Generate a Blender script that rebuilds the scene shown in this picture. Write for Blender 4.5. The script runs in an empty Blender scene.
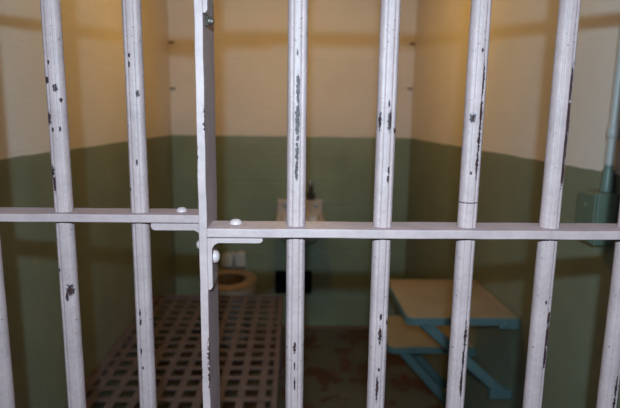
import bpy, bmesh, math, random
from mathutils import Vector, Matrix, noise
random.seed(4)
SC = bpy.context.scene
COL = SC.collection
PI = math.pi

# ------------------------------------------------------------------ camera, world, lights, exposure
cam_d = bpy.data.cameras.new('camera'); cam = bpy.data.objects.new('camera', cam_d); COL.objects.link(cam)
EYE = Vector((0.0, -0.53, 1.40))
F = 511.4
d = Vector((293-310, 117.5-204, F)).normalized()            # direction of depth, image axes (x right, y down, z forward)
v = Vector((267-310, 3236-204, F)); v = (v - d*v.dot(d)).normalized()
r = v.cross(d)
if r.x < 0: r = -r
up = -v
# rows of the camera axes in world coordinates
cx = Vector((r.x, d.x, up.x)); cy = -Vector((r.y, d.y, up.y)); cz = -Vector((r.z, d.z, up.z))
cam.matrix_world = Matrix(((cx.x, cy.x, cz.x, EYE.x), (cx.y, cy.y, cz.y, EYE.y), (cx.z, cy.z, cz.z, EYE.z), (0, 0, 0, 1)))
cam_d.sensor_width = 36; cam_d.lens = F/620*36; cam_d.clip_start = .01
cam_d.dof.use_dof = True; cam_d.dof.focus_distance = .56; cam_d.dof.aperture_fstop = 6.0
SC.camera = cam

SC.view_settings.view_transform = 'Standard'; SC.view_settings.look = 'None'
SC.view_settings.gamma = 1; SC.view_settings.exposure = 0.0
try: SC.view_settings.use_curve_mapping = False
except Exception: pass

w = bpy.data.worlds.new('world'); SC.world = w; w.use_nodes = True
w.node_tree.nodes['Background'].inputs[0].default_value = (.60, .72, 1.0, 1)
w.node_tree.nodes['Background'].inputs[1].default_value = .05
# added overhead fill: the world is brightened up high to lift the crossbar tops
_t = w.node_tree; _c = _t.nodes.new('ShaderNodeTexCoord'); _s = _t.nodes.new('ShaderNodeSeparateXYZ'); _m = _t.nodes.new('ShaderNodeMapRange')
_t.links.new(_c.outputs['Generated'], _s.inputs[0]); _t.links.new(_s.outputs[2], _m.inputs[0]); _t.links.new(_m.outputs[0], _t.nodes['Background'].inputs[1])
_m.inputs[1].default_value = .60; _m.inputs[2].default_value = .90; _m.inputs[3].default_value = .05; _m.inputs[4].default_value = 1.5

def point(name, loc, power, color, radius):
    l = bpy.data.lights.new(name, 'POINT'); l.energy = power; l.color = color; l.shadow_soft_size = radius
    o = bpy.data.objects.new(name, l); o.location = loc; COL.objects.link(o); return o
FLASH = point('camera_flash', (-0.006, -0.58, 1.485), 49.0, (.55, .84, 1.0), .007)
LAMP = point('cell_lamp_light', (0.0, 1.70, 2.03), 8.0, (1.0, .62, .12), .045)

# ------------------------------------------------------------------ mesh helpers
def link_mesh(name, bm, m, parent=None, smooth=False, bevel=0, segs=2, autosmooth=None):
    me = bpy.data.meshes.new(name)
    bmesh.ops.recalc_face_normals(bm, faces=bm.faces)
    bm.to_mesh(me); bm.free()
    if m: me.materials.append(m)
    if smooth or bevel:
        for p in me.polygons: p.use_smooth = True
    o = bpy.data.objects.new(name, me); COL.objects.link(o)
    if bevel:
        b = o.modifiers.new('bevel', 'BEVEL'); b.width = bevel; b.segments = segs; b.limit_method = 'ANGLE'
        b.angle_limit = math.radians(35); b.harden_normals = True
    if autosmooth:
        me.set_sharp_from_angle(angle=math.radians(autosmooth))
    if parent is not None: o.parent = parent; o.matrix_parent_inverse = Matrix.Identity(4)
    return o
def box(bm, x0, x1, y0, y1, z0, z1):
    vs = [bm.verts.new((x, y, z)) for x in (x0, x1) for y in (y0, y1) for z in (z0, z1)]
    for f in ((0,1,3,2), (4,6,7,5), (0,4,5,1), (2,3,7,6), (0,2,6,4), (1,5,7,3)):
        bm.faces.new([vs[i] for i in f])
def prism(bm, pts, axis, a, b):
    """closed outline pts (two coordinates) pulled from a to b along axis"""
    def P(p, t):
        if axis == 'x': return (t, p[0], p[1])
        if axis == 'y': return (p[0], t, p[1])
        return (p[0], p[1], t)
    A = [bm.verts.new(P(p, a)) for p in pts]; B = [bm.verts.new(P(p, b)) for p in pts]
    n = len(pts)
    bm.faces.new(A); bm.faces.new(B[::-1])
    for i in range(n): bm.faces.new((A[i], A[(i+1) % n], B[(i+1) % n], B[i]))
def tube(bm, pts, rad, seg=16, caps=True):
    pts = [Vector(p) for p in pts]; rings = []
    rads = rad if isinstance(rad, (list, tuple)) else [rad]*len(pts)
    ref = Vector((0, 0, 1))
    for i, p in enumerate(pts):
        t = (pts[min(i+1, len(pts)-1)] - pts[max(i-1, 0)]).normalized()
        u = t.cross(ref)
        if u.length < .05: u = t.cross(Vector((1, 0, 0)))
        u.normalize(); q = t.cross(u)
        rings.append([bm.verts.new(p + (u*math.cos(a) + q*math.sin(a))*rads[i]) for a in [2*PI*k/seg for k in range(seg)]])
    for A, B in zip(rings, rings[1:]):
        for k in range(seg): bm.faces.new((A[k], A[(k+1) % seg], B[(k+1) % seg], B[k]))
    if caps: bm.faces.new(rings[0]); bm.faces.new(rings[-1][::-1])
def loft(bm, rings, closed_ends=True):
    R = [[bm.verts.new(p) for p in rg] for rg in rings]; n = len(R[0])
    for A, B in zip(R, R[1:]):
        for k in range(n): bm.faces.new((A[k], A[(k+1) % n], B[(k+1) % n], B[k]))
    if closed_ends: bm.faces.new(R[0]); bm.faces.new(R[-1][::-1])
def dome(bm, c, n, rad, h, seg=20, rings=6):
    """a button-head: dome on a plane, pointing along n"""
    c = Vector(c); n = Vector(n).normalized(); u = n.orthogonal().normalized(); q = n.cross(u)
    rs = []
    for i in range(rings):
        a = (PI/2)*i/rings
        rr = rad*math.cos(a)**.8; hh = h*math.sin(a)
        rs.append([bm.verts.new(c + n*hh + (u*math.cos(t)+q*math.sin(t))*rr) for t in [2*PI*k/seg for k in range(seg)]])
    base = [bm.verts.new(c - n*.002 + (u*math.cos(t)+q*math.sin(t))*rad) for t in [2*PI*k/seg for k in range(seg)]]
    rs.insert(0, base)
    for A, B in zip(rs, rs[1:]):
        for k in range(seg): bm.faces.new((A[k], A[(k+1) % seg], B[(k+1) % seg], B[k]))
    top = bm.verts.new(c + n*h)
    for k in range(seg): bm.faces.new((rs[-1][k], rs[-1][(k+1) % seg], top))
    bm.faces.new(base[::-1])
def empty(name, loc=(0, 0, 0)):
    o = bpy.data.objects.new(name, None); o.location = loc; o.empty_display_size = .1; COL.objects.link(o); return o
def tag(o, label=None, cat=None, group=None, kind=None):
    if label: o['label'] = label
    if cat: o['category'] = cat
    if group: o['group'] = group
    if kind: o['kind'] = kind
    return o

# ------------------------------------------------------------------ material helpers
class NT:
    def __init__(s, name, rough=.5, metal=0.0, spec=.5):
        s.m = bpy.data.materials.new(name); s.m.use_nodes = True; s.t = s.m.node_tree
        s.b = s.t.nodes['Principled BSDF']
        s.b.inputs['Roughness'].default_value = rough; s.b.inputs['Metallic'].default_value = metal
        s.b.inputs['Specular IOR Level'].default_value = spec
        s.tc = s.t.nodes.new('ShaderNodeTexCoord')
    def n(s, typ, **kw):
        x = s.t.nodes.new(typ)
        for k, val in kw.items(): setattr(x, k, val)
        return x
    def set(s, sock, val):
        if isinstance(val, bpy.types.NodeSocket): s.t.links.new(val, sock)
        elif isinstance(val, tuple) and len(val) == 3 and sock.type == 'RGBA': sock.default_value = val + (1,)
        else: sock.default_value = val
    def math(s, op, a, b=0.0, clamp=False):
        x = s.n('ShaderNodeMath', operation=op, use_clamp=clamp); s.set(x.inputs[0], a); s.set(x.inputs[1], b); return x.outputs[0]
    def vm(s, op, a, b=(0, 0, 0)):
        x = s.n('ShaderNodeVectorMath', operation=op); s.set(x.inputs[0], a); s.set(x.inputs[1], b)
        return x.outputs['Value'] if op in ('LENGTH', 'DISTANCE', 'DOT_PRODUCT') else x.outputs[0]
    def noise(s, scale, detail=3, vec=None, rough=.55, dist=0):
        x = s.n('ShaderNodeTexNoise'); s.set(x.inputs['Vector'], vec if vec is not None else s.tc.outputs['Object'])
        x.inputs['Scale'].default_value = scale; x.inputs['Detail'].default_value = detail
        x.inputs['Roughness'].default_value = rough; x.inputs['Distortion'].default_value = dist; return x.outputs['Fac']
    def ramp(s, fac, lo, hi, a=0.0, b=1.0):
        x = s.n('ShaderNodeMapRange'); s.set(x.inputs[0], fac); x.inputs[1].default_value = lo; x.inputs[2].default_value = hi
        x.inputs[3].default_value = a; x.inputs[4].default_value = b; return x.outputs[0]
    def mix(s, f, a, b):
        x = s.n('ShaderNodeMix', data_type='RGBA'); s.set(x.inputs[0], f); s.set(x.inputs[6], a); s.set(x.inputs[7], b); return x.outputs[2]
    def scale(s, v3):
        x = s.n('ShaderNodeMapping'); s.set(x.inputs[0], s.tc.outputs['Object']); x.inputs['Scale'].default_value = v3; return x.outputs[0]
    def bump(s, h, strength=.3, dist=.01, prev=None):
        x = s.n('ShaderNodeBump'); s.set(x.inputs['Height'], h); x.inputs['Strength'].default_value = strength
        x.inputs['Distance'].default_value = dist
        if prev is not None: s.set(x.inputs['Normal'], prev)
        return x.outputs[0]
    def color(s, c): s.set(s.b.inputs['Base Color'], c)
    def normal(s, nn): s.set(s.b.inputs['Normal'], nn)
    def rough(s, rr): s.set(s.b.inputs['Roughness'], rr)

PAINT = (.335, .215, .207); PAINT2 = (.275, .178, .172); CHIP = (.034, .012, .011)

def bar_material(name, chips=(), seam=None):
    N = NT(name, .5, spec=.25)
    P = N.tc.outputs['Object']
    sx = N.n('ShaderNodeSeparateXYZ'); N.set(sx.inputs[0], P)
    ang = N.math('ARCTAN2', sx.outputs[0], N.math('MULTIPLY', sx.outputs[1], -1.0))
    s_ = N.math('MULTIPLY', ang, .010)
    cb = N.n('ShaderNodeCombineXYZ'); N.set(cb.inputs[0], s_); N.set(cb.inputs[1], sx.outputs[2])
    q = cb.outputs[0]
    frag = N.noise(380, 5, rough=.75)
    mask = None
    for (cx_, cz_, rx, rz) in chips:
        dv = N.vm('MULTIPLY', N.vm('SUBTRACT', q, (cx_, cz_, 0)), (1/rx, 1/rz, 0))
        L = N.vm('LENGTH', dv)
        val = N.math('SUBTRACT', 1.34, L)
        mask = val if mask is None else N.math('MAXIMUM', mask, val)
    stain = N.noise(26, 4, rough=.7)
    lump = N.noise(150, 3); fine = N.noise(330, 3)
    base = N.mix(N.ramp(stain, .40, .68), PAINT, PAINT2)
    base = N.mix(N.ramp(N.noise(60, 4, vec=N.scale((3, 3, .5)), rough=.7), .60, .78, 0, .35), base, (.19, .135, .135))
    speck = N.ramp(N.noise(300, 2), .705, .735)
    base = N.mix(N.math('MULTIPLY', speck, .8), base, CHIP)
    n0 = N.bump(lump, .55, .0015); n1 = N.bump(fine, .5, .0007, n0)
    if mask is not None:
        m2 = N.math('ADD', mask, N.math('MULTIPLY', N.math('SUBTRACT', frag, .5), 2.9))
        edge = N.ramp(m2, .15, .40)
        m3 = N.ramp(m2, .40, .58)
        base = N.mix(N.math('MULTIPLY', edge, .35), base, (.19, .17, .20))
        base = N.mix(m3, base, CHIP)
        n1 = N.bump(N.math('SUBTRACT', 1.0, m3), .6, .0006, n1)
    if seam:
        dz = N.math('ABSOLUTE', N.math('SUBTRACT', N.math('ADD', sx.outputs[2], N.math('MULTIPLY', lump, .001)), seam))
        base = N.mix(N.ramp(dz, .0004, .0009, .85, 0), base, CHIP)
    N.color(base); N.normal(n1)
    return N.m

def flat_paint(name):
    N = NT(name, .5, spec=.3)
    base = N.mix(N.ramp(N.noise(30, 5, rough=.7), .42, .66), PAINT, PAINT2)
    base = N.mix(N.ramp(N.noise(14, 5, rough=.75), .58, .74, 0, .4), base, (.20, .135, .13))
    base = N.mix(N.math('MULTIPLY', N.ramp(N.noise(240, 2), .73, .76), .7), base, CHIP)
    N.color(base)
    N.normal(N.bump(N.noise(500, 2), .2, .0005, N.bump(N.noise(110, 3), .45, .0016)))
    return N.m

def stile_material(name):
    N = NT(name, .5, spec=.3)
    base = N.mix(N.ramp(N.noise(30, 5, rough=.7), .42, .66), PAINT, PAINT2)
    P = N.tc.outputs['Object']
    frag = N.noise(330, 3)
    mask = None
    # worn arris along the right front edge (object coordinates x, y, z)
    for (px, py, pz, rx, ry, rz) in ((-.0860, -.022, 1.152, .0026, .006, .020), (-.0860, -.022, 1.122, .0022, .004, .012), (-.0860, -.022, 1.395, .0018, .004, .014),
                                     (-.0942, -.022, 1.36, .0009, .003, .02), (-.0942, -.022, 1.13, .0009, .003, .012), (-.0945, -.022, 1.47, .0012, .003, .004)):
        L = N.vm('LENGTH', N.vm('MULTIPLY', N.vm('SUBTRACT', P, (px, py, pz)), (1/rx, 1/ry, 1/rz)))
        val = N.math('SUBTRACT', 1.1, L); mask = val if mask is None else N.math('MAXIMUM', mask, val)
    m2 = N.math('ADD', mask, N.math('MULTIPLY', N.math('SUBTRACT', frag, .5), 3.6))
    base = N.mix(N.ramp(m2, .35, .5), base, CHIP)
    N.color(base)
    N.normal(N.bump(N.noise(500, 2), .2, .0005, N.bump(N.noise(110, 3), .4, .0014)))
    return N.m

def wall_material(name, cr, gr, boards=True, bs=.3):
    N = NT(name, .62, spec=.3)
    P = N.tc.outputs['Object']
    s = N.n('ShaderNodeSeparateXYZ'); N.set(s.inputs[0], P); z = s.outputs[2]
    wob = N.math('MULTIPLY', N.math('SUBTRACT', N.noise(9, 3), .5), .010)
    f = N.ramp(N.math('ADD', z, wob), 1.2795, 1.2835)
    cream = N.mix(N.ramp(N.noise(3.2, 4), .35, .7), cr, tuple(c*.92 for c in cr))
    green = N.mix(N.ramp(N.noise(4.5, 4), .35, .7), gr, tuple(c*.83 for c in gr))
    # scuffs
    sc = N.ramp(N.noise(7, 6, rough=.8, dist=1.2), .66, .72, 0, .25)
    c = N.mix(f, green, cream); c = N.mix(sc, c, (.26, .24, .19))
    N.color(c)
    N.rough(N.ramp(f, 0, 1, .42, .62))
    h = N.noise(14, 5, rough=.6)
    nn = N.bump(h, .22, .008)
    tro = N.noise(5, 3, vec=N.scale((1, 1, 3)), dist=.8); nn = N.bump(tro, .15, .012, nn)
    if boards:
        zz = N.math('ADD', z, N.math('MULTIPLY', N.math('SUBTRACT', N.noise(3, 2), .5), .012))
        fr = N.math('FRACT', N.math('DIVIDE', zz, .152))
        g = N.ramp(N.math('ABSOLUTE', N.math('SUBTRACT', fr, .5)), 0, .045)
        nn = N.bump(g, bs, .004, nn)
    N.normal(nn)
    return N.m

def floor_material():
    N = NT('floor_concrete', .5)
    a = N.noise(5.5, 6, rough=.65, dist=.5); b = N.noise(9, 5, rough=.7)
    c = N.mix(N.ramp(N.noise(3, 4), .3, .7), (.085, .09, .075), (.12, .12, .10))
    c = N.mix(N.ramp(a, .50, .545), c, (.085, .040, .026))
    c = N.mix(N.ramp(b, .60, .63), c, (.12, .018, .016))
    N.color(c); N.normal(N.bump(N.noise(40, 5), .3, .004)); return N.m

def simple(name, col, rough=.5, metal=0, var=.12, scale=25, bump=.2, bd=.001):
    N = NT(name, rough, metal)
    N.color(N.mix(N.ramp(N.noise(scale, 4), .35, .7), col, tuple(c*(1-var) for c in col)))
    if bump: N.normal(N.bump(N.noise(scale*5, 3), bump, bd))
    return N.m

M_flat = flat_paint('white_painted_steel'); M_stile = stile_material('worn_white_painted_steel')
M_rivet = simple('white_rivet_paint', (.42, .28, .27), .5, 0, .05, 60, .25, .0005)
M_dark = simple('dark_bare_steel', (.09, .065, .05), .4, .5, .4, 200, .4, .001)
M_back = wall_material('two_tone_painted_concrete_lightened', (.86, .76, .74), (.295, .335, .24), bs=.4); M_side = wall_material('two_tone_painted_concrete_side_darkened', (.75, .66, .62), (.225, .235, .165), bs=.14)  # one wall paint: back lightened, sides darkened in colour to offset flash falloff
M_floor = floor_material()
M_ceil = simple('cream_ceiling_paint', (.66, .54, .46), .6)
M_porc = simple('porcelain', (.56, .55, .56), .18, 0, .08, 12, 0)
M_basin = simple('aged_porcelain', (.58, .50, .48), .25, 0, .12, 14, 0)
M_bunk = simple('brown_painted_steel', (.15, .105, .11), .38, 0, .3, 18, .2)
M_tan = simple('tan_painted_shelf', (.31, .235, .16), .42, 0, .15, 9, .15)
M_teal = simple('teal_painted_steel', (.115, .172, .172), .4, 0, .15, 14, .2)
M_box = simple('green_painted_steel_box', (.125, .15, .11), .4, 0, .15, 14, .3, .0015)
M_chrome = simple('chrome', (.42, .46, .6), .25, .5, .1, 40, 0)
M_black = simple('black_void', (.012, .012, .02), .8, 0, .2, 20, 0)
M_rust = simple('rust', (.11, .06, .035), .8, 0, .4, 90, .4)
M_pin = simple('worn_white_steel_rail', (.52, .49, .5), .5)

# ------------------------------------------------------------------ setting
XL, XR, YB, ZC = -.762, .752, 2.74, 2.16
def struct(name, bm, m): return tag(link_mesh(name, bm, m), kind='structure')
bm = bmesh.new(); box(bm, -1.6, 1.6, -1.6, 3.1, -.12, 0); struct('floor', bm, M_floor)
bm = bmesh.new(); box(bm, XL-.22, XR+.22, .16, YB+.25, ZC, ZC+.15); struct('ceiling', bm, M_ceil)
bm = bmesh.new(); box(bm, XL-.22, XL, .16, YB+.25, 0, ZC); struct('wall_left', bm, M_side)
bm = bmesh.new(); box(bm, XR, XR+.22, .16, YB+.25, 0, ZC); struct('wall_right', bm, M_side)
VX0, VX1, VZ0, VZ1 = -.110, .136, .238, .400
bm = bmesh.new()
xs = [XL, VX0, VX1, XR]; zs = [0, VZ0, VZ1, ZC]
for i in range(3):
    for k in range(3):
        if i == 1 and k == 1: continue
        a = [bm.verts.new(p) for p in ((xs[i], YB, zs[k]), (xs[i+1], YB, zs[k]), (xs[i+1], YB, zs[k+1]), (xs[i], YB, zs[k+1]))]; bm.faces.new(a)
        a = [bm.verts.new(p) for p in ((xs[i], YB+.25, zs[k]), (xs[i+1], YB+.25, zs[k]), (xs[i+1], YB+.25, zs[k+1]), (xs[i], YB+.25, zs[k+1]))]; bm.faces.new(a[::-1])
for A, B in (((VX0, VZ0), (VX1, VZ0)), ((VX1, VZ0), (VX1, VZ1)), ((VX1, VZ1), (VX0, VZ1)), ((VX0, VZ1), (VX0, VZ0)),
             ((XL, 0), (XR, 0)), ((XR, 0), (XR, ZC)), ((XR, ZC), (XL, ZC)), ((XL, ZC), (XL, 0))):
    bm.faces.new([bm.verts.new(p) for p in ((A[0], YB, A[1]), (B[0], YB, B[1]), (B[0], YB+.25, B[1]), (A[0], YB+.25, A[1]))])
bmesh.ops.remove_doubles(bm, verts=bm.verts, dist=1e-5)
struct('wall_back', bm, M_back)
# worn edge of the old floor paint where it meets the back wall
bm = bmesh.new(); prism(bm, [(YB-.022, 0), (YB, 0), (YB, .016), (YB-.008, .013)], 'x', XL, XR)
struct('trim_1', bm, simple('pinkish_floor_edge', (.14, .10, .085), .6, 0, .3, 9))
# front jambs of the cell, beside the bars
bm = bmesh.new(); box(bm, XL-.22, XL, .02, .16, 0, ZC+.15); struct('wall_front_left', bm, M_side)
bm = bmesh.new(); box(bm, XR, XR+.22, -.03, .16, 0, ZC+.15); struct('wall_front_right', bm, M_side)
bm = bmesh.new(); box(bm, XL-.22, XR+.22, .115, .16, ZC, ZC+.15); struct('wall_front_lintel', bm, M_ceil)

# ------------------------------------------------------------------ barred front
def bar_mesh(bm, x, y, z0, z1, R_=.010, seed=0):
    nz = 160; n = 72; prof = []
    for k in range(n):
        a = 2*PI*k/n; aa = (a + PI) % (2*PI) - PI           # 0 = towards the corridor
        g = 0
        for c in (-.50, .50): g += .0013*math.exp(-((aa-c)/.13)**2)
        strip = .0005*math.exp(-(aa/.28)**4)
        prof.append((a, R_-g-strip))
    rings = []
    for i in range(nz+1):
        z = z0+(z1-z0)*i/nz; rg = []
        for (a, rr) in prof:
            e = noise.noise(Vector((math.cos(a)*1.1+seed*7, math.sin(a)*1.1, z*45)))*.00022
            e += noise.noise(Vector((math.cos(a)*.5+seed*3, math.sin(a)*.5, z*9)))*.0002
            rg.append((math.sin(a)*(rr+e), -math.cos(a)*(rr+e), z))
        rings.append(rg)
    loft(bm, rings)
def add_bar(parent, x, y, m, seed, z0=.03, z1=2.10, Rr=.010):
    bm = bmesh.new(); bar_mesh(bm, x, y, z0, z1, Rr, seed)
    o = link_mesh('bar', bm, m, parent, smooth=True); o.location = (x, y, 0); return o
CH = {
1: [(-.0025,1.4566,.0014,.0022),(-.0069,1.4372,.0026,.0045),(.0033,1.4287,.0028,.0045),(.0085,1.4157,.002,.0028),(-.0071,1.3957,.0026,.008),(-.0033,1.3824,.0023,.0034),(.0057,1.3836,.0014,.0034),(-.0078,1.3348,.0028,.0081),(-.0059,1.3211,.0024,.0105),(.0050,1.1930,.0050,.0085),(.0010,1.1855,.002,.006),(-.0078,1.2189,.0019,.0024)],
2: [(-.0025,1.4656,.0016,.0028),(-.003,1.456,.0014,.0034),(.0056,1.4235,.0022,.0046),(.0015,1.3462,.0014,.0041),(-.0091,1.3149,.0019,.0035),(-.0024,1.1656,.0014,.0049),(-.0022,1.1542,.0014,.0061),(-.0032,1.1156,.0015,.0062),(-.0015,1.0946,.0011,.0025)],
3: [(.0008,1.4289,.002,.0172),(.0006,1.3956,.0023,.0205),(.0004,1.3656,.0021,.0103),(.0001,1.3473,.0019,.0114),(0,1.4635,.001,.003),(-.0003,1.1529,.0018,.0066),(-.0001,1.1332,.0011,.0055),(.0001,1.112,.0011,.0089)],
4: [(.0024,1.3969,.0026,.0103),(-.0087,1.3987,.0021,.0093),(.0102,1.388,.0033,.0031),(.0034,1.3473,.0019,.0047),(.0027,1.339,.0014,.0042),(.0007,1.4147,.0011,.0041),(.0008,1.1895,.0017,.0038),(.0004,1.1689,.0023,.0099),(.0098,1.1815,.0022,.0027),(.0008,1.1282,.0016,.0022),(-.0007,1.1069,.0018,.0157)],
5: [(-.0045,1.402,.0034,.0048),(.005,1.4397,.0014,.0225),(.0048,1.4052,.0019,.0206),(.0044,1.38,.0021,.0166),(.004,1.3544,.0022,.0178),(-.0025,1.3461,.0013,.0021),(.0014,1.4687,.0011,.003),(.0043,1.1689,.0022,.0189),(.0034,1.1397,.0022,.0157),(.0026,1.1125,.002,.0158)],
6: [(.0060,1.4363,.0015,.0226),(.0060,1.4064,.0021,.0208),(.0060,1.376,.0024,.021),(.0058,1.3481,.0024,.0169),(.0092,1.3964,.0012,.0125),(.0062,1.1862,.0018,.01),(.0062,1.1653,.0024,.0167),(.0056,1.1419,.0022,.0146),(.0002,1.2056,.0013,.0022)],
7: [(.0035,1.1057,.0026,.016),(.0035,1.0862,.0026,.0092)]}
M_plain = bar_material('white_bar_paint')
def crossbar(parent, x0, x1, y0, y1, z1, th=.0095):
    bm = bmesh.new(); box(bm, x0, x1, y0, y1, z1-th, z1)
    bmesh.ops.subdivide_edges(bm, edges=[e for e in bm.edges if abs(e.verts[0].co.x-e.verts[1].co.x) > .1], cuts=60)
    for vv in bm.verts:
        vv.co.z += noise.noise(vv.co*22)*.00045; vv.co.y += noise.noise(vv.co*22+Vector((5, 0, 0)))*.0004
    return link_mesh('crossbar', bm, M_flat, parent, bevel=.0013)
def L_bracket(parent, xs, xe, y0, y1, ztop, th, vt, drop, side, foot=True):
    """angle bracket: level leg from the stile (xs) out to xe, upright leg down the stile for drop (negative = up)"""
    sg = 1 if xe > xs else -1; up_ = -1 if drop > 0 else 1
    r1 = .0035; pts = []
    def arc(cx_, cz_, rr, a0, a1, n=6): return [(cx_+rr*math.cos(a0+(a1-a0)*i/n), cz_+rr*math.sin(a0+(a1-a0)*i/n)) for i in range(n+1)]
    z0 = ztop; zi = ztop+up_*th; xi = xs+sg*vt; fr = .006
    pts += [(xs, z0), (xe-sg*.0005, z0)]
    pts += [(xe, z0+up_*th*.35), (xe-sg*.001, z0+up_*th*.8), (xe-sg*.004, zi)]
    pts += [(xi+sg*fr, zi), (xi+sg*fr*.35, zi+up_*fr*.35), (xi, zi+up_*fr)]
    ze = z0-drop
    pts += [(xi, ze-up_*.003), (xi-sg*vt*.4, ze), (xs, ze)]
    bm = bmesh.new(); prism(bm, pts, 'y', y0, y1)
    return link_mesh('bracket', bm, M_flat, parent, bevel=.0008)
def rivet(parent, c, n, rad=.0066, h=.0045, m=None):
    bm = bmesh.new(); dome(bm, c, n, rad, h); return link_mesh('rivet', bm, m or M_rivet, parent, smooth=True)

door = tag(empty('cell_door', (.31, 0, 0)), 'white barred cell door with chipped bars and a flat upright at its left edge', 'cell door')
door.location = (0, 0, 0)
ZS = [.24, .50, .74, .995, 1.2878, 1.558, 1.829, 2.09]
SX0, SX1 = -.0942, -.0860
bm = bmesh.new(); box(bm, SX0, SX1, -.022, .0485, .02, 2.12)
bmesh.ops.subdivide_edges(bm, edges=[e for e in bm.edges if abs(e.verts[0].co.z-e.verts[1].co.z) > .1], cuts=260)
for vv in bm.verts:
    vv.co.x += noise.noise(vv.co*40)*.00035; vv.co.y += noise.noise(vv.co*30+Vector((9, 0, 0)))*.0004
link_mesh('stile', bm, M_stile, door, bevel=.001)
bm = bmesh.new(); box(bm, .722, .731, -.022, .0485, .02, 2.12); link_mesh('stile', bm, M_flat, door, bevel=.001)
for z in ZS: crossbar(door, SX1-.001, .723, -.0205, .0215, z)
bars_r = [(.0040, 3), (.0958, 4), (.1866, 5), (.2762, 6), (.3630, 7), (.451, 0), (.541, 0), (.631, 0)]
for i, (x, k) in enumerate(bars_r):
    m = bar_material('chipped_bar_paint', CH[k], seam=1.3150 if k == 5 else None) if k in CH else M_plain
    add_bar(door, x, 0, m, i+1)
L_bracket(door, SX1-.0006, -.0296, -.0205, .014, 1.2778, .0053, .0053, .055, 1)
rivet(door, (-.0600, .006, 1.2876), (0, 0, 1), .0070, .0052)
rivet(door, (-.0808, -.0085, 1.2555), (1, 0, 0), .0070, .0055)
L_bracket(door, SX1-.0006, -.0296, -.0205, .014, 1.5487, .0053, .0050, .0523, 1)
# dark worn bolt under the upper bracket
bm = bmesh.new()
tube(bm, [(-.0863, -.0065, 1.4915), (-.0827, -.0065, 1.4915)], .0052, 6)
tube(bm, [(-.0827, -.0065, 1.4915), (-.0787, -.0065, 1.4912)], [.0036, .0030], 14)
dome(bm, (-.0787, -.0065, 1.4912), (1, 0, -.1), .0030, .0012)
tag(link_mesh('bolt', bm, M_dark, door, autosmooth=30, smooth=True), 'dark bare steel bolt with the paint worn off')

YL = .071
grille = tag(empty('bar_grille'), 'white bar grille left of the door upright, set slightly further back', 'bar grille')
grille.location = (-.0025, 0, 0)
bm = bmesh.new(); box(bm, -.0995, -.0912, .0500, .0945, .02, 2.12); link_mesh('stile', bm, M_flat, grille, bevel=.001)
bm = bmesh.new(); box(bm, -.752, -.743, .0500, .0945, .02, 2.12); link_mesh('stile', bm, M_flat, grille, bevel=.001)
for z in ZS: crossbar(grille, -.744, -.098, .0508, .0935, z)
bars_l = [(-.1772, 2), (-.2655, 1), (-.3535, 0), (-.440, 0), (-.528, 0), (-.616, 0), (-.704, 0)]
for i, (x, k) in enumerate(bars_l):
    m = bar_material('chipped_bar_paint', CH[k]) if k in CH else M_plain
    add_bar(grille, x, YL, m, i+20, Rr=.0103)
L_bracket(grille, -.0990, -.1600, .0505, .085, 1.2778, .0082, .0052, .055, -1)
rivet(grille, (-.1290, .074, 1.2876), (0, 0, 1), .0066, .0055)
rivet(grille, (-.1040, .064, 1.250), (-1, 0, 0), .0062, .0068)
L_bracket(grille, -.0990, -.1600, .0505, .085, 1.5487, .0082, .0052, .0523, -1)

# ------------------------------------------------------------------ bunk
BX0, BX1, BY0, BY1, BZ = XL+.004, -.046, .30, 2.185, .43
bunk = tag(empty('wall_bunk'), 'low brown steel bunk with a flat strap lattice, fixed along the left green wall', 'bed')
bm = bmesh.new()
fw = .035
box(bm, BX0, BX0+fw, BY0, BY1, BZ-.035, BZ); box(bm, BX1-.022, BX1, BY0, BY1, BZ-.04, BZ)
box(bm, BX0+fw, BX1-.022, BY0, BY0+.03, BZ-.035, BZ); box(bm, BX0+fw, BX1-.022, BY1-.022, BY1, BZ-.035, BZ)
link_mesh('frame', bm, M_bunk, bunk, bevel=.003)
bm = bmesh.new()
x0, x1, y0, y1 = BX0+fw-.006, BX1-.02, BY0+.028, BY1-.02
nx, ny = 8, 23
for i in range(nx+1):
    x = x0+(x1-x0)*(i+.5)/(nx+1)
    wv = .0135
    # strap gently rising and dipping as it passes over and under the cross straps
    K = ny*2+2
    tops = []
    for k in range(K+1):
        y = y0+(y1-y0)*k/K
        zt = BZ-.006+(.0018 if ((k//2+i) % 2) else -.0018)*(1 if k % 2 else 0)
        tops.append([(x-wv, y, zt), (x+wv, y, zt), (x+wv, y, zt-.003), (x-wv, y, zt-.003)])
    loft(bm, tops)
for j in range(ny+1):
    y = y0+(y1-y0)*(j+.5)/(ny+1)
    box(bm, x0, x1, y-.0135, y+.0135, BZ-.0095, BZ-.0062)
link_mesh('strap_lattice', bm, M_bunk, bunk)
for y in (BY0+.05, BY1-.08):
    bm = bmesh.new(); box(bm, BX1-.026, BX1-.002, y-.0125, y+.0125, .002, BZ-.038); box(bm, BX1-.045, BX1+.010, y-.028, y+.028, 0, .008)
    link_mesh('leg', bm, M_bunk, bunk, bevel=.002)

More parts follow.
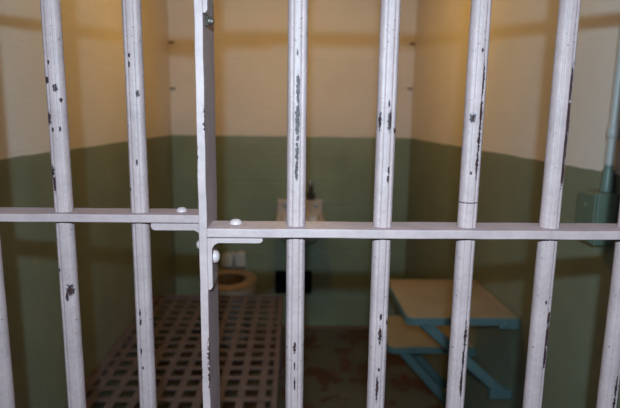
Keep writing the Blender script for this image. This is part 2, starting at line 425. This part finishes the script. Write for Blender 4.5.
# ------------------------------------------------------------------ toilet
toilet = tag(empty('toilet', (0, 0, 0)), 'white porcelain toilet with no lid, on the back wall beyond the foot of the bunk', 'toilet')
TX, TYC, TZ = -.385, 2.475, .435
def egg(cx_, cy_, a, bf, bb, z, n=48):
    return [(cx_+a*math.cos(t), cy_+(bb if math.sin(t) > 0 else bf)*math.sin(t), z) for t in [2*PI*k/n for k in range(n)]]
bm = bmesh.new()
loft(bm, [egg(TX, 2.58, .095, .12, .10, 0), egg(TX, 2.58, .090, .115, .10, .04), egg(TX, 2.57, .082, .11, .10, .12), egg(TX, 2.53, .11, .14, .13, .22),
          egg(TX, 2.49, .148, .18, .17, .31), egg(TX, TYC, .166, .200, .195, .36), egg(TX, TYC, .170, .206, .205, .39), egg(TX, TYC, .170, .206, .205, TZ-.016), egg(TX, TYC, .160, .196, .195, TZ-.014), egg(TX, TYC, .104, .127, .112, TZ-.014)], closed_ends=True)
bm.faces.ensure_lookup_table()
top = max((f for f in bm.faces if len(f.verts) > 10), key=lambda f: f.calc_center_median().z); bm.faces.remove(top)
link_mesh('bowl', bm, M_porc, toilet, smooth=True, autosmooth=60)
bm = bmesh.new()
loft(bm, [egg(TX, TYC, .110, .133, .118, TZ-.016), egg(TX, TYC, .168, .204, .203, TZ-.0155), egg(TX, TYC, .171, .207, .206, TZ-.008), egg(TX, TYC, .163, .198, .198, TZ), egg(TX, TYC, .114, .137, .122, TZ), egg(TX, TYC, .106, .129, .114, TZ-.008), egg(TX, TYC, .110, .133, .118, TZ-.016)], closed_ends=False)
bmesh.ops.remove_doubles(bm, verts=bm.verts, dist=1e-5)
tag(link_mesh('rim', bm, simple('tan_rim', (.40, .28, .20), .35, 0, .2, 10, 0), toilet, smooth=True, autosmooth=60), 'tan coloured rim')
bm = bmesh.new()
loft(bm, [egg(TX, TYC, .1045, .1275, .1125, TZ-.0115), egg(TX, TYC, .096, .115, .10, TZ-.05), egg(TX, TYC+.01, .075, .09, .08, TZ-.11), egg(TX, TYC+.03, .04, .05, .04, TZ-.17), egg(TX, TYC+.03, .01, .01, .01, TZ-.18)])
bm.faces.ensure_lookup_table()
top = max((f for f in bm.faces if len(f.verts) > 10), key=lambda f: f.calc_center_median().z); bm.faces.remove(top)
tag(link_mesh('inner_bowl', bm, simple('stained_porcelain', (.17, .12, .09), .3, 0, .4, 14, 0), toilet, smooth=True), 'stained brown inside of the bowl')
bm = bmesh.new(); box(bm, TX-.10, TX+.10, 2.62, YB-.002, .28, TZ-.004)
link_mesh('back_shelf', bm, M_porc, toilet, bevel=.015, segs=4)
for sx, hh in ((-1, .10), (1, .108)):
    bm = bmesh.new(); c = TX+.012+sx*.043
    pts = [(c-.036, TZ+.01)] + [(c+.036*math.cos(a), TZ+hh-.03+.03*math.sin(a)) for a in [PI-PI*i/10 for i in range(11)]] + [(c+.036, TZ+.01)]
    prism(bm, pts, 'y', 2.655, 2.725); link_mesh('hinge_lug', bm, M_porc, toilet, bevel=.010, segs=3)
bm = bmesh.new(); tube(bm, [(TX, YB-.001, .50), (TX, YB-.03, .50)], [.03, .026], 20); link_mesh('flush_button', bm, M_porc, toilet, bevel=.004)

# ------------------------------------------------------------------ sink
sink = tag(empty('wall_sink'), 'small pale wall sink with raised back, on the back wall behind a bar', 'sink')
bm = bmesh.new()
SXa, SXb = -.098, .197; SZ = .80; n = 12
def rr_outline(x0, x1, y0, y1, rad, z, n=6):
    out = []
    for (cx_, cy_, a0) in ((x1-rad, y1-.004, 0), (x0+rad, y1-.004, PI/2), (x0+rad, y0+rad, PI), (x1-rad, y0+rad, 1.5*PI)):
        R2 = rad if cy_ < y1-.01 else .004
        ccx = cx_ if R2 == rad else (x1-.004 if a0 == 0 else x0+.004)
        out += [(ccx+R2*math.cos(a0+PI/2*i/n), cy_+R2*math.sin(a0+PI/2*i/n), z) for i in range(n+1)]
    return out
loft(bm, [rr_outline(SXa+.05, SXb-.05, 2.52, YB-.001, .05, .635), rr_outline(SXa+.03, SXb-.03, 2.46, YB-.001, .06, .68), rr_outline(SXa+.006, SXb-.006, 2.41, YB-.001, .05, .745),
          rr_outline(SXa, SXb, 2.40, YB-.001, .045, .76), rr_outline(SXa, SXb, 2.40, YB-.001, .045, SZ-.004), rr_outline(SXa+.004, SXb-.004, 2.404, YB-.001, .042, SZ),
          rr_outline(SXa+.03, SXb-.03, 2.432, YB-.085, .03, SZ), rr_outline(SXa+.036, SXb-.036, 2.44, YB-.09, .03, SZ-.01), rr_outline(SXa+.05, SXb-.05, 2.455, YB-.10, .03, SZ-.10), rr_outline(SXa+.10, SXb-.10, 2.50, YB-.15, .02, SZ-.115)])
link_mesh('basin', bm, M_basin, sink, smooth=True, autosmooth=40)
bm = bmesh.new(); box(bm, SXa, SXb, YB-.045, YB-.001, SZ-.01, .882); link_mesh('splashback', bm, M_basin, sink, bevel=.010, segs=4)
for x in (-.045, .150):
    bm = bmesh.new(); dome(bm, (x, YB-.044, .845), (0, -1, 0), .014, .007); link_mesh('tap_hole_cover', bm, M_chrome, sink, smooth=True)
fc = tag(empty('faucet'), None); bpy.data.objects.remove(fc)
bm = bmesh.new()
tube(bm, [(.118, YB-.030, .880), (.118, YB-.032, .93), (.118, YB-.045, .962), (.118, YB-.085, .968), (.118, YB-.115, .948)], [.016, .013, .012, .010, .009], 14)
box(bm, .092, .146, YB-.040, YB-.002, .878, .925)
fo = tag(link_mesh('faucet', bm, M_dark, sink, bevel=.003), 'dark metal faucet with a bluish push button')
bm = bmesh.new(); tube(bm, [(.118, YB-.048, .962), (.118, YB-.050, .998)], .017, 14); dome(bm, (.118, YB-.050, .998), (0, 0, 1), .017, .008)
tag(link_mesh('push_button', bm, M_chrome, fo, smooth=True, autosmooth=40), 'bluish chrome button on top')
bm = bmesh.new(); tube(bm, [(.05, 2.60, .64), (.05, 2.60, .55), (.05, 2.62, .51), (.05, 2.66, .49), (.05, YB-.001, .49)], .016, 14)
link_mesh('drain_pipe', bm, M_dark, sink, smooth=True, autosmooth=40)

# ------------------------------------------------------------------ vent opening low in the back wall
vent = tag(empty('air_vent'), 'dark rectangular air vent opening low in the back wall, under the sink', 'vent')
bm = bmesh.new(); e = .0015
vs = [(VX0+e, YB+.002, VZ0+e), (VX1-e, YB+.002, VZ0+e), (VX1-e, YB+.002, VZ1-e), (VX0+e, YB+.002, VZ1-e)]
A = [bm.verts.new(p) for p in vs]; B = [bm.verts.new((p[0], YB+.22, p[2])) for p in vs]
A2 = [bm.verts.new((p[0]*.985+.0003, YB+.002, p[2]*.985+.005)) for p in vs]; B2 = [bm.verts.new((p[0]*.985+.0003, YB+.215, p[2]*.985+.005)) for p in vs]
for k in range(4):
    j = (k+1) % 4
    bm.faces.new((A[k], A[j], B[j], B[k])); bm.faces.new((A2[k], B2[k], B2[j], A2[j])); bm.faces.new((A[k], A2[k], A2[j], A[j]))
bm.faces.new(B); bm.faces.new(B2)
link_mesh('duct', bm, M_black, vent)
bm = bmesh.new()
for k in range(1, 8): z = VZ0+(VZ1-VZ0)*k/8; box(bm, VX0+.003, VX1-.003, YB+.030, YB+.033, z-.002, z+.002)
for k in range(1, 12): x = VX0+(VX1-VX0)*k/12; box(bm, x-.002, x+.002, YB+.033, YB+.036, VZ0+.003, VZ1-.003)
link_mesh('grille', bm, M_black, vent)

# ------------------------------------------------------------------ folding table and seat
def shelf(label, cat, name, xo, ya, yb, z, foot_z, braces, foot_x=.035):
    t = tag(empty(name), label, cat)
    bm = bmesh.new()
    pts = [(XR-.004, ya+.004), (XR-.004, yb-.004), (xo+.004, yb-.004), (xo+.004, ya+.020), (xo+.020, ya+.004)]
    prism(bm, pts, 'z', z-.010, z); link_mesh('top', bm, M_tan, t, bevel=.002)
    bm = bmesh.new()
    # rim: angle steel round the three free sides
    box(bm, xo+.012, XR-.006, ya-.003, ya+.004, z-.026, z-.0005)
    box(bm, xo-.003, xo+.004, ya+.016, yb-.004, z-.026, z-.0005)
    box(bm, xo-.003, XR-.006, yb-.004, yb+.003, z-.026, z-.0005)
    prism(bm, [(xo-.003, ya+.018), (xo+.014, ya-.003), (xo+.020, ya+.004), (xo+.004, ya+.022)], 'z', z-.026, z-.0005)
    link_mesh('rim', bm, M_teal, t, bevel=.0015)
    for y in braces:
        bm = bmesh.new()
        xa = xo+.055; wd = .036
        L = Vector((XR-foot_x-xa, 0, foot_z-(z-.014))); L.normalize(); nn = Vector((L.z, 0, -L.x))*wd/2
        a = Vector((xa, y, z-.022)); b = Vector((XR-foot_x, y, foot_z))
        prism(bm, [((a+nn).x, (a+nn).z), ((b+nn).x, (b+nn).z), ((b-nn).x, (b-nn).z), ((a-nn).x, (a-nn).z)], 'y', y, y+.006)
        prism(bm, [((a+nn*.98).x, (a+nn*.98).z), ((b+nn*.98).x, (b+nn*.98).z), ((b+nn*.72).x, (b+nn*.72).z), ((a+nn*.72).x, (a+nn*.72).z)], 'y', y, y+.030)
        br = link_mesh('brace', bm, M_teal, t, bevel=.001)
        bm = bmesh.new(); box(bm, XR-.075, XR-.001, y-.003, y+.030, foot_z-.020, foot_z+.012)
        link_mesh('foot_plate', bm, M_teal, br, bevel=.002)
    # hinge tab at the wall with a round pivot
    bm = bmesh.new(); box(bm, XR-.070, XR-.001, ya-.008, ya-.0025, z-.036, z-.002)
    hg = link_mesh('hinge', bm, M_teal, t, bevel=.004, segs=3)
    bm = bmesh.new(); dome(bm, (XR-.048, ya-.0075, z-.019), (0, -1, 0), .009, .004); link_mesh('pivot', bm, M_teal, hg, smooth=True)
    bm = bmesh.new(); dome(bm, (xo+.060, ya-.003, z-.014), (0, -1, 0), .007, .004); link_mesh('rivet', bm, M_teal, t, smooth=True)
    return t
shelf('higher tan folding table with teal rim and braces on the right wall', 'table', 'folding_table', .380, 1.042, 1.452, .760, .485, (1.054,))
shelf('lower tan folding seat with teal rim, beyond the table on the right wall', 'seat', 'folding_seat', .396, 1.400, 1.74, .488, .165, (1.412, 1.69))  # the lower shelf is the fold-down seat

# ------------------------------------------------------------------ electrical box and conduit
bx = tag(empty('junction_box'), 'small teal green metal electrical box on the right wall below the pipe', 'electrical box')
bm = bmesh.new(); box(bm, .702, XR-.001, .607, .688, 1.114, 1.238); link_mesh('case', bm, M_box, bx, bevel=.003)
bm = bmesh.new(); box(bm, .697, .7025, .611, .684, 1.118, 1.234); cv = link_mesh('cover', bm, M_box, bx, bevel=.002)
for z in (1.150, 1.205):
    bm = bmesh.new(); dome(bm, (.6975, .648, z), (-1, 0, 0), .006, .004); link_mesh('screw', bm, M_box, cv, smooth=True)
N = NT('conduit_paint', .4)
s_ = N.n('ShaderNodeSeparateXYZ'); N.set(s_.inputs[0], N.tc.outputs['Object'])
N.color(N.mix(N.ramp(N.math('ADD', s_.outputs[2], N.math('MULTIPLY', N.noise(60), .012)), 1.305, 1.310), (.13, .17, .14), (.44, .39, .37)))
pp = tag(empty('conduit_pipe'), 'thin vertical conduit pipe on the right wall, pale above and teal at its foot', 'pipe')
PX, PY = .737, .636
bm = bmesh.new(); tube(bm, [(PX, PY, 1.262), (PX, PY, ZC-.002)], .0105, 20); link_mesh('tube', bm, N.m, pp, smooth=True, autosmooth=40)
bm = bmesh.new(); tube(bm, [(PX, PY, 1.362), (PX, PY, 1.366), (PX, PY, 1.388), (PX, PY, 1.392)], [.0112, .0135, .0135, .0112], 20); link_mesh('coupling', bm, N.m, pp, smooth=True, autosmooth=40)
bm = bmesh.new(); tube(bm, [(PX, PY, 1.239), (PX, PY, 1.250), (PX, PY, 1.262), (PX, PY, 1.290)], [.0148, .0148, .0140, .0125], 20); link_mesh('hub', bm, N.m, pp, smooth=True, autosmooth=40)

# ------------------------------------------------------------------ rusty shelf anchors in the back corners
for (x, z, lab) in ((-.752, 1.566, 'small rusty anchor in the left back corner, lower of the two'), (-.752, 1.84, 'small rusty anchor stub in the left back corner, upper of the two'),
                    (.728, 1.587, 'small rusty anchor stub in the right back corner, lower of the two'), (.728, 1.859, 'small rusty anchor stub in the right back corner, upper of the two')):
    bm = bmesh.new(); box(bm, x-.008, x+.022, YB-.012, YB-.0005, z-.004, z+.005)
    tube(bm, [(x+.005, YB-.010, z), (x+.005, YB-.020, z-.001)], .004, 8)
    tag(link_mesh('wall_anchor', bm, M_rust, bevel=.002), lab, 'anchor', 'rusty anchors for a missing shelf')

# ------------------------------------------------------------------ ceiling lamp holder (its light is cell_lamp_light above)
lh = tag(empty('ceiling_lamp'), 'plain lamp holder on the cell ceiling', 'lamp')
bm = bmesh.new(); tube(bm, [(0, 1.70, ZC-.001), (0, 1.70, ZC-.02), (0, 1.70, ZC-.05)], [.05, .045, .02], 24); link_mesh('holder', bm, M_porc, lh, smooth=True, autosmooth=40)
